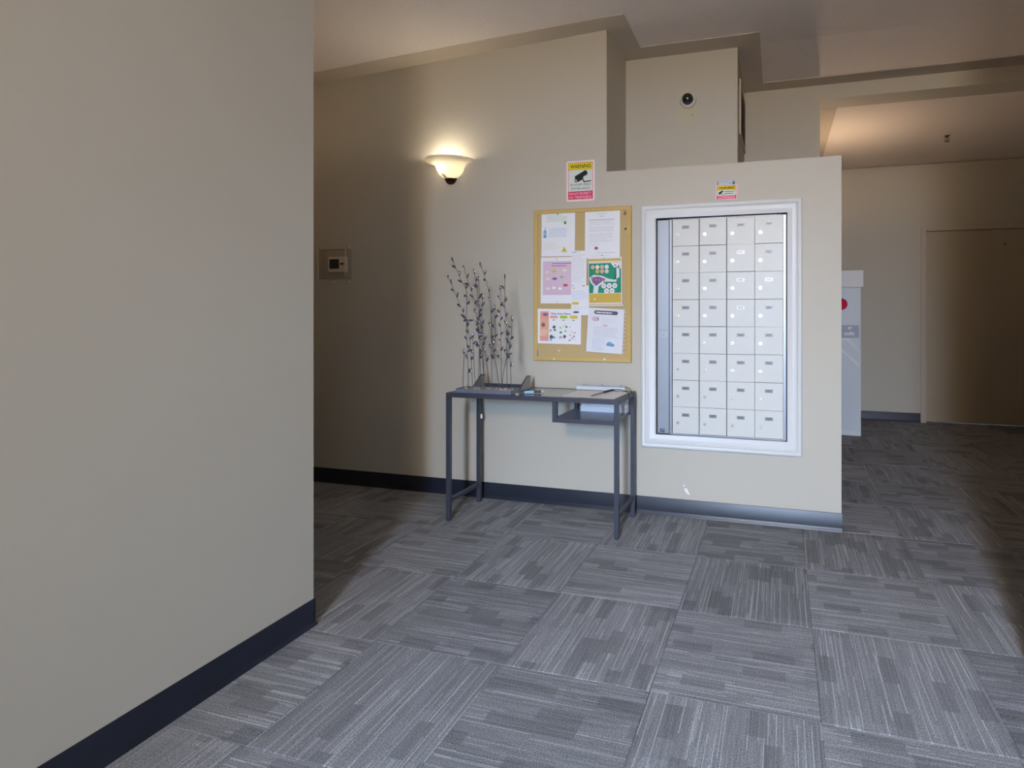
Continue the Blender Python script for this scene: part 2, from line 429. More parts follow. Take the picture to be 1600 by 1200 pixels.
# ------------------------------------------------------------------ far door
d1 = bpy.data.objects.new('door_1', None); C.objects.link(d1); d1.location = ((D0+D1)/2, FARY, 0); struct(d1, 'flush beige door at the end of the corridor')
MB().box(D0+0.006, D1-0.006, FARY+0.018, FARY+0.06, 0.012, DZ-0.006).build('door_leaf', M_door, d1, bevel=0.002)
fr = MB(); fw = 0.048
fr.box(D0-fw, D0+0.004, FARY-0.016, FARY+0.1, 0, DZ+fw); fr.box(D1-0.004, D1+fw, FARY-0.016, FARY+0.1, 0, DZ+fw); fr.box(D0+0.004, D1-0.004, FARY-0.016, FARY+0.1, DZ-0.004, DZ+fw)
fr.build('door_frame', M_doorf, d1, bevel=0.003)
MB().cyl((2.105, FARY+0.018, 1.87), (2.105, FARY+0.010, 1.87), 0.008, n=16).build('door_viewer', M_bronze, d1, smooth=True)

# ------------------------------------------------------------------ mailbox bank
mbk = thing('mailbox_bank', 'recessed wall bank of 32 aluminium mailboxes in a white moulded frame', 'mailbox', (-0.443, W0, oz0))
cs = MB()
ex0, ex1, ez0, ez1 = -0.893, -0.001, 0.387, 1.784
def frame_ring(mb, o, i, yo, yi, mi=0):
    # o / i: (x0,x1,z0,z1) outer & inner loops at depths yo / yi
    a = [(o[0], yo, o[2]), (o[1], yo, o[2]), (o[1], yo, o[3]), (o[0], yo, o[3])]
    b = [(i[0], yi, i[2]), (i[1], yi, i[2]), (i[1], yi, i[3]), (i[0], yi, i[3])]
    mb.add(a+b, [(0, 1, 5, 4), (1, 2, 6, 5), (2, 3, 7, 6), (3, 0, 4, 7)], mi)
def ins(t): return (ex0+t, ex1-t, ez0+t, ez1-t)
inner = (ox0, ox1, oz0, oz1)
prof = [(0.0, W0), (0.0, W0-0.018), (0.004, W0-0.024), (0.014, W0-0.027), (0.022, W0-0.024), (0.027, W0-0.017), (0.031, W0-0.016), (0.034, W0-0.020), (0.052, W0-0.018), (0.076, W0-0.010)]
for (t0, y0), (t1, y1) in zip(prof[:-1], prof[1:]): frame_ring(cs, ins(t0), ins(t1), y0, y1)
frame_ring(cs, ins(0.076), inner, W0-0.010, W0-0.010); frame_ring(cs, inner, inner, W0-0.010, W0+0.035)
cs.build('moulded_frame', M_trimw, mbk, smooth=True)
MB().box(ox0, ox1, W0+0.036, W0+0.05, oz0, oz1).build('back_panel', M_dark, mbk)
mf = MB()
mf.box(ox0+0.006, -0.735, W0+0.016, W0+0.03, oz0+0.008, oz1-0.010)
mf.build('service_panel', M_mailpanel, mbk, bevel=0.0015)
rim = MB(); rim.box(-0.731, -0.716, W0+0.010, W0+0.036, oz0+0.006, oz1-0.009); rim.box(-0.099, ox1-0.006, W0+0.010, W0+0.036, oz0+0.006, oz1-0.009)
rim.box(-0.716, -0.099, W0+0.010, W0+0.036, oz0+0.004, oz0+0.013); rim.box(-0.716, -0.099, W0+0.012, W0+0.036, oz1-0.010, oz1-0.006)
rim.build('inner_rim', M_mailpanel, mbk, bevel=0.001)
lk = MB(); lk.cyl((-0.763, W0+0.016, 1.036), (-0.763, W0+0.008, 1.036), 0.010, n=20); lk.cyl((-0.763, W0+0.008, 1.036), (-0.763, W0+0.0078, 1.036), 0.004, n=12, mi=1)
lk.build('panel_lock', [M_chrome, M_keyhole], mbk, smooth=True)
pl = MB(); sh = Sheet(pl, -0.774, W0+0.016, 0.482)
sh.rect(-0.013, 0.013, -0.011, 0.011, 0); sh.rect(-0.004, -0.0005, -0.008, 0.011, 1, 2); sh.rect(0.004, 0.0075, -0.004, 0.011, 1, 2)
pl.build('maker_label', [mat('label_blue', lin(54, 68, 110), 0.5), M_mailpanel], mbk)
pr = MB(); sh = Sheet(pr, -0.763, W0+0.016, 1.036)
for u in (-0.022, -0.008, 0.006, 0.019): sh.rect(u-0.004, u+0.003, 0.026, 0.030, 0); sh.rect(u-0.004, u+0.003, -0.030, -0.028, 0)
pr.build('panel_print', M_plate, mbk)
# 32 doors: 4 columns x 8 rows, each with lock and number plate
cols = [-0.714, -0.5595, -0.4045, -0.2505, -0.0995]; rz0, rz1 = 0.471, 1.700; rh = (rz1-rz0)/8
cache = {}
def mk(key, fn):
    if key not in cache: cache[key] = fn(); return cache[key], True
    return cache[key], False
rnd = random.Random(8)
base_door = MB().chbox(-0.0755, 0.0755, W0+0.008, W0+0.028, 0.0005, rh-0.0009, 0.0014)
bd = None
def lock_mb():
    l = MB(); l.cyl((0, W0+0.008, 0), (0, W0+0.004, 0), 0.0098, n=20); l.cyl((0, W0+0.004, 0), (0, W0-0.001, 0), 0.0075, 0.007, n=20)
    l.box(-0.0012, 0.0012, W0-0.0014, W0-0.0008, -0.005, 0.003, 1); return l
def plate_mb(white):
    l = MB(); l.box(-0.021, 0.021, W0+0.0062, W0+0.0085, -0.009, 0.009, 0)
    s = Sheet(l, 0, W0+0.0062, 0)
    for q in range(3): s.rect(-0.013+q*0.009, -0.007+q*0.009, -0.005, 0.005, 1)
    return l
door_me = base_door.build('mailbox_door', M_mailbox, None); lock_me = lock_mb().build('lock', [M_chrome, M_keyhole], None, smooth=True)
pg = plate_mb(0).build('number_plate', [M_plate, M_platet], None); pw = plate_mb(1).build('number_plate', [M_platew, M_plate], None)
protos = (door_me, lock_me, pg, pw)
whites = {(2, 1), (2, 2), (2, 3), (3, 2)}
r0 = mbk.location
for r in range(8):
    for c_ in range(4):
        xm = (cols[c_]+cols[c_+1])/2; zb = rz1-(r+1)*rh
        d = bpy.data.objects.new('mailbox_door', door_me.data); C.objects.link(d); d.parent = mbk
        d.location = (xm-r0.x, -r0.y+0, zb-r0.z)
        d.rotation_euler = (rnd.uniform(-0.0008, 0.0008), 0, 0)
        l = bpy.data.objects.new('lock', lock_me.data); C.objects.link(l); l.parent = d; l.location = (-0.045, 0, rh-0.092)
        p = bpy.data.objects.new('number_plate', (pw if (c_, r) in whites else pg).data); C.objects.link(p); p.parent = d
        p.location = (0.0, 0, rh-0.046)
        if (c_, r) in whites: p['label'] = 'white number plate'
for o in protos: bpy.data.objects.remove(o)

# ------------------------------------------------------------------ bulletin board
bx0, bx1, bz0, bz1 = -1.569, -0.952, 0.872, 1.789
bb = thing('bulletin_board', 'yellow oak framed cork bulletin board beside the mailboxes', 'bulletin board', ((bx0+bx1)/2, W0, bz0))
MB().box(bx0+0.01, bx1-0.01, W0-0.010, W0, bz0+0.01, bz1-0.01).build('cork_sheet', M_cork, bb)
fo = (bx0, bx1, bz0, bz1); t = 0.024; fi = (bx0+t, bx1-t, bz0+t, bz1-t)
f = MB(); frame_ring(f, fo, fo, W0, W0-0.017); frame_ring(f, fo, (bx0+0.004, bx1-0.004, bz0+0.004, bz1-0.004), W0-0.017, W0-0.020)
frame_ring(f, (bx0+0.004, bx1-0.004, bz0+0.004, bz1-0.004), fi, W0-0.020, W0-0.018); frame_ring(f, fi, fi, W0-0.018, W0-0.009)
f.build('wood_frame', M_oak, bb)
YB = W0-0.0105     # paper plane just in front of the cork
def colm(name, r, g, b, rough=0.7): return mat(name, lin(r, g, b), rough, spec=0.2)
C_grey = colm('print_grey', 168, 168, 176); C_green = colm('print_green', 150, 196, 130); C_dgreen = colm('print_dark_green', 96, 140, 84)
C_blue = colm('print_blue', 108, 156, 196); C_lblue = colm('print_light_blue', 160, 186, 214); C_yel = colm('print_yellow', 214, 190, 60)
C_cream = colm('print_cream', 226, 222, 196); C_red = colm('print_red', 196, 84, 96); C_pink = colm('print_pink', 218, 190, 208)
C_salmon = colm('print_salmon', 226, 160, 150); C_orange = colm('print_orange', 228, 172, 136); C_teal = colm('print_teal', 22, 150, 118)
C_gold = colm('print_gold', 214, 182, 84); C_purple = colm('print_purple', 132, 104, 150); C_dark = colm('print_dark', 92, 92, 108)
C_lime = colm('print_lime', 168, 196, 46); C_white = colm('print_white', 236, 236, 238); C_rose = colm('print_rose', 226, 178, 178)
PM = [M_paper, C_grey, C_green, C_dgreen, C_blue, C_lblue, C_yel, C_cream, C_red, C_pink, C_salmon, C_orange, C_teal, C_gold, C_purple, C_dark, C_lime, C_white, C_rose]
G, GR, DG, BL, LB, YE, CRM, RD, PK, SA, OR, TE, GO, PU, DK, LI, WH, RO = range(1, 19)
M_sleeve = glass_mat('clear_sleeve', (0.97, 0.97, 0.98, 1), 0.15, 0.95, 0.1)
def paper(name, label, cx, cz, w_, h_, rot, y, draw, cat='notice', curl=0.004, group='notices pinned on the cork board'):
    o = thing(name, label, cat, (cx, y, cz-h_/2), group)
    b = MB(); s = Sheet(b, cx, y, cz, rot); s.lift = 1.0
    nx = 6
    for side in (0,):
        pts = []
        for i in range(nx+1):
            u = -w_/2+w_*i/nx
            for v in (-h_/2, h_/2):
                X = s.P(u, v, 0); lift = 0.0
                pts.append((X[0], y-lift, X[2]))
        fr_ = [(2*i, 2*i+2, 2*i+3, 2*i+1) for i in range(nx)]
        bk = [(p[0], p[1]+0.0004, p[2]) for p in pts]
        b.add(pts, fr_, 0); b.add(bk, [tuple(reversed(q)) for q in fr_], 0)
        edge = [2*i for i in range(nx+1)]+[2*i+1 for i in range(nx, -1, -1)]
        n = len(pts)
        b.add(pts+bk, [(edge[i], edge[(i+1) % len(edge)], edge[(i+1) % len(edge)]+n, edge[i]+n) for i in range(len(edge))], 0)
    b.build('sheet', M_paper, o)
    p = MB(); s = Sheet(p, cx, y, cz, rot); draw(s, w_, h_)
    if p.f: p.build('print', PM, o, fix=False)
    return o
def pin(cx, cz, y, parent, m, r=0.0035):
    q = MB(); q.cyl((cx, y, cz), (cx, y-0.004, cz), r*0.55, n=10); q.cyl((cx, y-0.004, cz), (cx, y-0.007, cz), r, r*0.8, n=12)
    return q.build('push_pin', m, parent, smooth=True)
def draw1(s, w_, h_):
    s.lines(-0.075, 0.06, 0.075, 0.118, 5, GR, 1, 0.0022); s.disc(0.045, 0.068, 0.009, DG)
    s.rect(-0.095, -0.076, -0.020, 0.022, BL, 1); s.rect(-0.090, -0.079, 0.022, 0.034, LB, 1); s.rect(-0.086, -0.083, 0.034, 0.046, LB, 1); s.rect(-0.093, -0.078, -0.004, 0.014, LB, 2)
    s.lines(-0.062, 0.06, -0.018, 0.040, 5, LB, 2, 0.003); s.lines(-0.09, 0.02, -0.09, -0.05, 4, CRM, 3, 0.004)
    s.poly([(0.022, -0.108), (0.060, -0.108), (0.041, -0.074)], YE); s.poly([(0.038, -0.100), (0.044, -0.100), (0.041, -0.084)], DG, 2)
p1 = paper('posted_notice', 'white notice with pale green lines, small blue bottle and yellow warning triangle', -1.4115, 1.6385, 0.217, 0.266, -0.010, YB, draw1)
pin(-1.412, 1.760, YB, p1, M_black)
def draw2(s, w_, h_):
    s.rect(-0.03, 0.03, 0.121, 0.1225, PU); s.rect(-0.018, 0.018, 0.1055, 0.107, DK); s.rect(-0.085, 0.075, 0.085, 0.087, DK)
    for a, b, n, q in ((0.055, 0.080, 3, 5), (0.015, 0.048, 4, 6), (-0.050, 0.008, 7, 7)): s.lines(-0.08, 0.075, a, b, n, G, q, 0.0014)
    s.lines(-0.08, 0.02, -0.066, -0.058, 1, G, 8, 0.0014); s.disc(-0.037, -0.082, 0.012, RD, ry=0.009); s.disc(-0.037, -0.082, 0.005, PU, 2)
    s.rect(-0.03, 0.08, -0.111, -0.109, G); s.lines(-0.08, 0.06, -0.13, -0.125, 1, SA, 9, 0.0012)
p2 = paper('posted_notice', 'white typed letter with small red emblem near its foot, topmost right on cork board', -1.131, 1.629, 0.217, 0.284, -0.006, YB, draw2)
pin(-1.132, 1.503, YB, p2, C_purple)
def draw3(s, w_, h_):
    s.rect(-0.092, 0.10, -0.088, 0.116, PK); s.rect(-0.035, 0.098, 0.100, 0.104, PU, 2); s.rect(-0.035, 0.06, 0.086, 0.090, PU, 2)
    for i, (u, v, m_) in enumerate(((-0.02, 0.055, YE), (-0.065, 0.05, CRM), (0.05, 0.06, CRM), (-0.06, 0.01, CRM), (-0.015, 0.01, PU), (0.03, 0.02, GR), (0.055, -0.03, RD), (-0.02, -0.045, WH), (-0.06, -0.05, CRM), (0.02, -0.05, WH))):
        s.disc(u, v, 0.012 if i % 2 else 0.016, m_, 2, ry=0.008)
    s.lines(-0.075, 0.09, -0.08, -0.07, 1, SA, 11, 0.0014)
p3 = paper('posted_notice', 'white sheet with a lilac pink printed panel, left of the long narrow strip', -1.4185, 1.3600, 0.212, 0.280, -0.006, YB, draw3)
pin(-1.419, 1.488, YB, p3, C_grey); pin(-1.416, 1.230, YB, p3, C_grey)
def draw5(s, w_, h_):
    s.rect(-0.100, 0.098, -0.130, 0.130, CRM); s.rect(-0.100, 0.098, 0.118, 0.130, GO, 2)
    s.rect(-0.100, 0.098, -0.072, 0.104, TE, 2); s.rect(-0.100, 0.098, -0.130, -0.076, GO, 2)
    for i in range(4): s.disc(-0.076+i*0.029, 0.082, 0.0125, WH if i % 2 else RO, 3)
    for i in range(3): s.disc(-0.047+i*0.029, 0.056, 0.0125, (YE, RO, CRM)[i], 3)
    s.poly([(0.035, 0.104), (0.098, 0.104), (0.098, 0.070), (0.055, 0.078)], WH, 3)
    s.poly([(0.070, 0.080), (0.088, 0.080), (0.088, 0.020), (0.060, 0.004), (0.020, 0.012), (-0.02, 0.030), (-0.07, 0.036), (-0.098, 0.02), (-0.090, -0.01), (-0.07, -0.03), (-0.075, -0.072), (-0.045, -0.072), (-0.04, -0.032), (0.0, -0.005), (0.07, -0.008)], WH, 3)
    s.poly([(-0.088, 0.022), (-0.04, 0.026), (0.005, 0.010), (-0.03, -0.012), (-0.055, -0.030), (-0.078, -0.008)], PU, 4)
    for i in range(9): s.disc(-0.075+0.010*i, 0.016-0.003*(i % 3)-0.002*i, 0.004, RD if i % 2 else RO, 5)
    for i in range(3): s.disc(-0.008+i*0.034, -0.030, 0.0155, WH, 4); s.disc(-0.008+i*0.034, -0.030, 0.006, RO, 5)
    for i in range(2): s.disc(0.009+i*0.034, -0.060, 0.0155, WH, 4); s.disc(0.009+i*0.034, -0.060, 0.006, RO, 5)
    s.disc(0.062, 0.09, 0.005, RD, 5); s.disc(0.085, 0.085, 0.005, PU, 5)
p5 = paper('posted_poster', 'green and gold poster with rows of white circles in a clear sleeve', -1.113, 1.353, 0.206, 0.276, 0.008, YB-0.001, draw5)
sv = MB(); s = Sheet(sv, -1.112, YB-0.005, 1.350, 0.008); s.rect(-0.112, 0.112, -0.145, 0.142, 0, 0); o = sv.build('sleeve', M_sleeve, p5)
e = MB(); s = Sheet(e, -1.112, YB-0.0055, 1.350, 0.008); s.rect(-0.112, 0.112, -0.145, -0.140, 0, 1); e.build('sleeve_edge', C_white, p5)
pin(-1.118, 1.487, YB-0.005, p5, C_grey); pin(-1.175, 1.243, YB-0.005, p5, C_white, 0.005); pin(-1.012, 1.220, YB-0.005, p5, C_white, 0.005)
def draw4b(s, w_, h_):
    s.lines(-0.05, 0.045, 0.0, 0.06, 6, LB, 21, 0.0016); s.rect(-0.050, -0.008, -0.024, -0.010, YE, 1)
    s.lines(-0.048, 0.045, -0.056, -0.036, 2, LB, 22, 0.0014); s.disc(-0.025, -0.070, 0.020, DK, 1, ry=0.006); s.disc(-0.040, 0.074, 0.008, SA, ry=0.003)
p4b = paper('posted_slip', 'lower white slip with a yellow highlight in the centre of the board', -1.267, 1.237, 0.113, 0.176, 0.0, YB-0.010, draw4b)
def draw4a(s, w_, h_):
    s.rect(-0.044, -0.015, 0.099, 0.102, PU); s.lines(-0.042, 0.04, -0.08, 0.09, 15, G, 31, 0.0014); s.disc(-0.038, -0.098, 0.008, SA, ry=0.003); s.disc(0.03, -0.100, 0.010, DK, ry=0.002)
p4a = paper('posted_slip', 'upper narrow slip of small print between the pink sheet and green poster', -1.273, 1.424, 0.096, 0.220, -0.012, YB-0.013, draw4a)
pin(-1.27, 1.528, YB-0.013, p4a, C_grey)
def draw6(s, w_, h_):
    s.rect(-0.122, -0.064, 0.050, 0.090, SA); s.rect(-0.122, -0.064, -0.062, 0.050, OR); s.rect(-0.122, -0.064, -0.090, -0.062, SA)
    s.disc(-0.100, 0.008, 0.013, PU, 2); s.poly([(-0.108, 0.066), (-0.078, 0.060), (-0.070, 0.078), (-0.095, 0.080)], PU, 2)
    s.lines(-0.118, -0.070, -0.060, -0.018, 5, WH, 41, 0.0022, 2)
    s.text('What Goes Where', 0.012, 0.077, 0.132, 0.012, DK, 1, 0.02)
    for i, m_ in enumerate((SA, LI, YE)): s.rect(-0.056+i*0.064, -0.008+i*0.064, 0.049, 0.065, m_); s.rect(-0.040+i*0.064, -0.026+i*0.064, 0.036, 0.041, DG)
    r = random.Random(5)
    for (u, v, a, m_) in ((-0.03, -0.005, 0.012, DK), (-0.024, -0.022, 0.010, DG), (-0.052, -0.026, 0.009, G), (-0.046, -0.064, 0.016, DK), (-0.028, -0.068, 0.009, BL), (-0.050, -0.082, 0.010, LB),
                          (0.012, -0.008, 0.008, GR), (0.040, 0.004, 0.012, CRM), (0.050, -0.002, 0.008, DG), (0.014, -0.036, 0.009, DG), (0.046, -0.028, 0.006, PU), (0.038, -0.060, 0.012, DK), (0.014, -0.066, 0.010, G), (0.030, -0.074, 0.007, CRM),
                          (0.075, -0.004, 0.005, G), (0.085, -0.032, 0.012, CRM), (0.105, -0.036, 0.007, G), (0.074, -0.052, 0.006, SA), (0.100, -0.058, 0.009, G), (0.088, -0.070, 0.009, RO), (0.072, -0.082, 0.006, DK), (0.105, -0.078, 0.006, CRM)):
        s.poly([(u+a*math.cos(2*PI*q/7)*r.uniform(0.7, 1.1), v+a*0.9*math.sin(2*PI*q/7)*r.uniform(0.7, 1.1)) for q in range(7)], m_, 1)
p6 = paper('posted_poster', 'landscape sorting chart headed What Goes Where, lowest left on cork board', -1.408, 1.081, 0.287, 0.211, -0.014, YB, draw6)
def draw7(s, w_, h_):
    n = 10; pill = [(-0.062+0.010*math.cos(PI/2+PI*i/n), 0.106+0.011*math.sin(PI/2+PI*i/n)) for i in range(n+1)]+[(0.064+0.010*math.cos(-PI/2+PI*i/n), 0.106+0.011*math.sin(-PI/2+PI*i/n)) for i in range(n+1)]
    s.poly(pill, DK); s.lines(-0.060, 0.060, 0.101, 0.110, 1, WH, 51, 0.008, 2)
    s.disc(-0.065, 0.066, 0.020, PK, ry=0.014); s.rect(-0.048, -0.043, 0.056, 0.078, DK, 2)
    s.lines(-0.02, 0.06, 0.045, 0.075, 3, CRM, 52, 0.0022); s.disc(0.0, 0.030, 0.018, PK, ry=0.006)
    s.lines(-0.07, 0.08, -0.04, 0.022, 6, G, 53, 0.0018); s.lines(-0.075, 0.005, -0.12, -0.045, 7, C_lb if False else LB, 54, 0.0022)
    s.poly([(0.012, -0.088), (0.058, -0.092), (0.064, -0.080), (0.052, -0.074), (0.040, -0.064), (0.024, -0.066), (0.014, -0.076)], BL)
    s.disc(0.038, -0.072, 0.007, LB, 2, ry=0.004)
p7 = paper('posted_notice', 'tilted white notice with dark rounded heading and blue picture, in clear sleeve lowest right', -1.1135, 1.058, 0.222, 0.262, -0.055, YB-0.003, draw7)
sv = MB(); s = Sheet(sv, -1.108, YB-0.008, 1.058, -0.055); s.rect(-0.122, 0.124, -0.136, 0.137, 0, 0); sv.build('sleeve', M_sleeve, p7)
e = MB(); s = Sheet(e, -1.108, YB-0.0086, 1.058, -0.055)
s.rect(0.108, 0.110, -0.136, 0.137, 0, 1)
for i in range(11): s.disc(0.117, -0.12+i*0.0235, 0.003, 0, 1, 10)
e.build('sleeve_edge', C_white, p7)
pin(-1.113, 1.196, YB-0.008, p7, C_grey)
# loose pins, torn scraps and marks on the board
for i, (x, z, m_) in enumerate(((-0.985, 1.653, M_black), (-1.433, 0.883, C_white), (-1.112, 0.889, C_white), (-1.40, 0.935, C_cream))):
    q = MB(); q.cyl((x, W0-0.010, z), (x, W0-0.024, z), 0.003, n=10); q.cyl((x, W0-0.024, z), (x, W0-0.028, z), 0.006, 0.005, n=12)
    tag(q.build('push_pin', m_, None, smooth=True), ['loose black push pin on the right edge of the cork', 'white push pin on bottom frame rail, the left one', 'white push pin on bottom frame rail, the right one', 'cream push pin on bare cork below the sorting chart'][i], 'push pin', 'loose pins on the board')
q = MB(); s = Sheet(q, -0.99, W0-0.0104, 1.748, 0.3)
s.poly([(-0.014, -0.004), (-0.004, 0.010), (0.008, 0.012), (0.004, 0.002), (0.012, -0.008), (0.003, -0.004), (-0.002, -0.016)], 0); q.build('cork_tear', mat('torn_cork', lin(140, 104, 80), 0.9), bb)
q = MB(); q.box(-1.553, -1.541, W0-0.014, W0-0.010, 0.898, 0.934, 0); q.box(-1.541, -1.537, W0-0.014, W0-0.010, 0.898, 0.934, 1)
tag(q.build('magnet_clip', [C_dark, C_lblue], None), 'small grey blue clip stuck in the lower left corner of the board', 'clip')

# ------------------------------------------------------------------ warning signs
C_sred = colm('sign_red', 212, 48, 92); C_spink = colm('sign_letter', 246, 186, 204); C_syel = colm('sign_yellow', 222, 208, 30); C_sblk = colm('sign_black', 46, 50, 44); C_sw = colm('sign_white', 214, 220, 214); C_sedge = colm('sign_edge', 236, 216, 216)
C_camera = colm('sign_camera', 40, 44, 44)
def rrect(w_, h_, r, n=5):
    pts = []
    for cx, cz, a in ((w_/2-r, h_/2-r, 0), (-w_/2+r, h_/2-r, PI/2), (-w_/2+r, -h_/2+r, PI), (w_/2-r, -h_/2+r, 3*PI/2)):
        pts += [(cx+r*math.cos(a+PI/2*i/n), cz+r*math.sin(a+PI/2*i/n)) for i in range(n+1)]
    return pts
def camera_icon(s, u, v, k_):
    R = lambda a, b: (u+k_*(a*math.cos(0.42)-b*math.sin(0.42)), v+k_*(a*math.sin(0.42)+b*math.cos(0.42)))
    s.poly([R(-0.042, -0.012), R(0.040, -0.012), R(0.046, -0.004), R(0.046, 0.012), R(0.038, 0.018), R(-0.036, 0.014)], 3, 2)
    s.poly([R(-0.048, -0.004), R(-0.030, -0.026), R(0.004, -0.026), R(0.014, -0.012), R(-0.04, -0.010)], 6, 2)
    s.disc(u-0.030*k_, v-0.027*k_, 0.011*k_, 3, 2, 14); s.disc(u-0.030*k_, v-0.027*k_, 0.006*k_, 4, 3, 14)
    s.poly([R(0.002, -0.026), R(0.010, -0.026), R(0.006, -0.046), R(0.000, -0.044)], 6, 2)
    s.poly([R(0.000, -0.044), R(0.046, -0.060), R(0.048, -0.054), R(0.004, -0.038)], 6, 2)
SM = [C_sedge, C_sred, C_syel, C_camera, C_sw, C_spink, C_sblk]
sg = thing('warning_sign', 'warning sign reading 24 hour video surveillance, above the cork board', 'sign', (-1.271, W0, 1.832))
cx, cz_, w_, h_ = -1.271, 1.955, 0.180, 0.244
q = MB(); q.prism([(cx+a, cz_+b) for a, b in rrect(w_, h_, 0.012)], 'y', W0, W0-0.0025); q.build('sign_plate', C_sedge, sg)
q = MB(); s = Sheet(q, cx, W0-0.0025, cz_, 0)
s.rect(-0.078, 0.078, -0.110, 0.110, 1, 0.6); s.rect(-0.0755, 0.0755, 0.069, 0.1075, 2, 1); s.rect(-0.0755, 0.0755, -0.062, 0.067, 4, 1)
s.text('WARNING', 0, 0.088, 0.132, 0.024, 3, 2, 0.018)
camera_icon(s, 0.002, 0.030, 1.0)
s.text('24 HOUR VIDEO', 0, -0.022, 0.132, 0.014, 6, 2, 0.0); s.text('SURVEILLANCE', 0, -0.045, 0.118, 0.014, 6, 2, 0.0)
s.text('PRIVATE PROPERTY', 0, -0.0765, 0.142, 0.016, 5, 2, 0.012); s.text('NO TRESPASSING', 0, -0.0975, 0.142, 0.016, 5, 2, 0.012)
q.build('sign_print', SM, sg, fix=False)
# small pair of stickers above the mailbox frame
st2 = thing('sticker', 'small bluish worn sticker peeking out above the warning sticker', 'sticker', (-0.403, W0, 1.865))
q = MB(); q.box(-0.456, -0.350, W0-0.0008, W0, 1.866, 1.908); q.build('sticker_sheet', colm('sticker_grey', 186, 188, 198), st2)
q = MB(); s = Sheet(q, -0.403, W0-0.0008, 1.887, 0.0)
s.rect(-0.050, 0.005, 0.012, 0.016, 1); s.rect(-0.052, -0.048, -0.016, 0.012, 2); s.rect(0.028, 0.048, 0.014, 0.019, 1); s.rect(0.010, 0.028, -0.010, 0.010, 0); s.rect(0.032, 0.044, -0.012, 0.010, 2)
q.build('sticker_print', [C_lblue, C_grey, C_dark], st2, fix=False)
st = thing('sticker', 'small red and yellow warning sticker centred above the mailbox frame', 'sticker', (-0.405, W0-0.001, 1.797))
q = MB(); q.prism([(-0.405+a, 1.838+b) for a, b in rrect(0.115, 0.083, 0.006)], 'y', W0-0.001, W0-0.002); q.build('sticker_sheet', C_sedge, st)
q = MB(); s = Sheet(q, -0.405, W0-0.002, 1.838, 0.0)
s.rect(-0.054, 0.054, -0.038, 0.038, 1, 0.6); s.rect(-0.0515, 0.0515, 0.014, 0.036, 2, 1); s.rect(-0.0515, 0.0515, -0.018, 0.012, 4, 1)
s.text('WARNING', 0, 0.0245, 0.088, 0.013, 3, 2, 0.03); camera_icon(s, -0.032, 0.000, 0.32)
s.rect(-0.012, 0.045, 0.001, 0.004, 6, 2); s.rect(-0.012, 0.040, -0.010, -0.007, 6, 2); s.rect(-0.048, 0.048, -0.026, -0.022, 5, 2); s.rect(-0.048, 0.048, -0.034, -0.030, 5, 2)
q.build('sticker_print', SM, st, fix=False)

# ------------------------------------------------------------------ dome camera and its patch
dc = thing('dome_camera', 'small white ringed dome camera with black glass bubble on the upper panel', 'security camera', (-0.689, NY, 2.536))
q = MB(); q.lathe([(0.0, 0.0), (0.053, 0.0), (0.054, 0.006), (0.050, 0.018), (0.044, 0.026), (0.039, 0.028), (0.036, 0.024)], (-0.689, NY, 2.536), 'y', n=40); q.build('ring', M_trimw, dc, smooth=True)
q = MB(); q.lathe([(0.037, 0.022), (0.036, 0.034), (0.030, 0.047), (0.020, 0.056), (0.010, 0.060), (0.0, 0.061)], (-0.689, NY, 2.536), 'y', n=32); q.build('dome', mat('black_dome', lin(24, 22, 28), 0.06, spec=0.9), dc, smooth=True)
q = MB(); s = Sheet(q, -0.690, NY, 2.452, 0); s.rect(-0.062, 0.060, -0.042, 0.050, 0, 0.5); s.disc(0.028, -0.014, 0.004, 1, 1, 10)
o = q.build('wall_patch', [mat('patch_paint', lin(188, 182, 158), 0.6), M_keyhole], None); tag(o, 'faint yellowish unpainted patch with a screw hole below the dome camera', 'patch')

# ------------------------------------------------------------------ vent grille on the side of the panel box (faces +x)
vg = thing('vent_grille', 'beige return air grille on the side of the upper box', 'vent', (PX_, 1.82, 2.34))
q = MB(); a, b, c_, d = 1.57, 2.05, 2.335, 2.70
q.box(PX_, PX_+0.012, a, b, c_, c_+0.025); q.box(PX_, PX_+0.012, a, b, d-0.025, d); q.box(PX_, PX_+0.012, a, a+0.025, c_+0.025, d-0.025); q.box(PX_, PX_+0.012, b-0.025, b, c_+0.025, d-0.025)
q.build('grille_frame', M_soffit, vg, bevel=0.002)
MB().box(PX_, PX_+0.002, a+0.02, b-0.02, c_+0.02, d-0.02).build('backing', M_dark, vg)
for i in range(12):
    z = c_+0.035+i*0.026; q = MB(); q.add([(PX_+0.001, a+0.025, z+0.012), (PX_+0.001, b-0.025, z+0.012), (PX_+0.012, b-0.025, z-0.004), (PX_+0.012, a+0.025, z-0.004), (PX_+0.001, a+0.025, z+0.010), (PX_+0.001, b-0.025, z+0.010), (PX_+0.012, b-0.025, z-0.006), (PX_+0.012, a+0.025, z-0.006)], [(0, 1, 2, 3), (7, 6, 5, 4), (0, 3, 7, 4), (1, 5, 6, 2), (3, 2, 6, 7), (0, 4, 5, 1)])
    q.build('slat', M_soffit, vg)

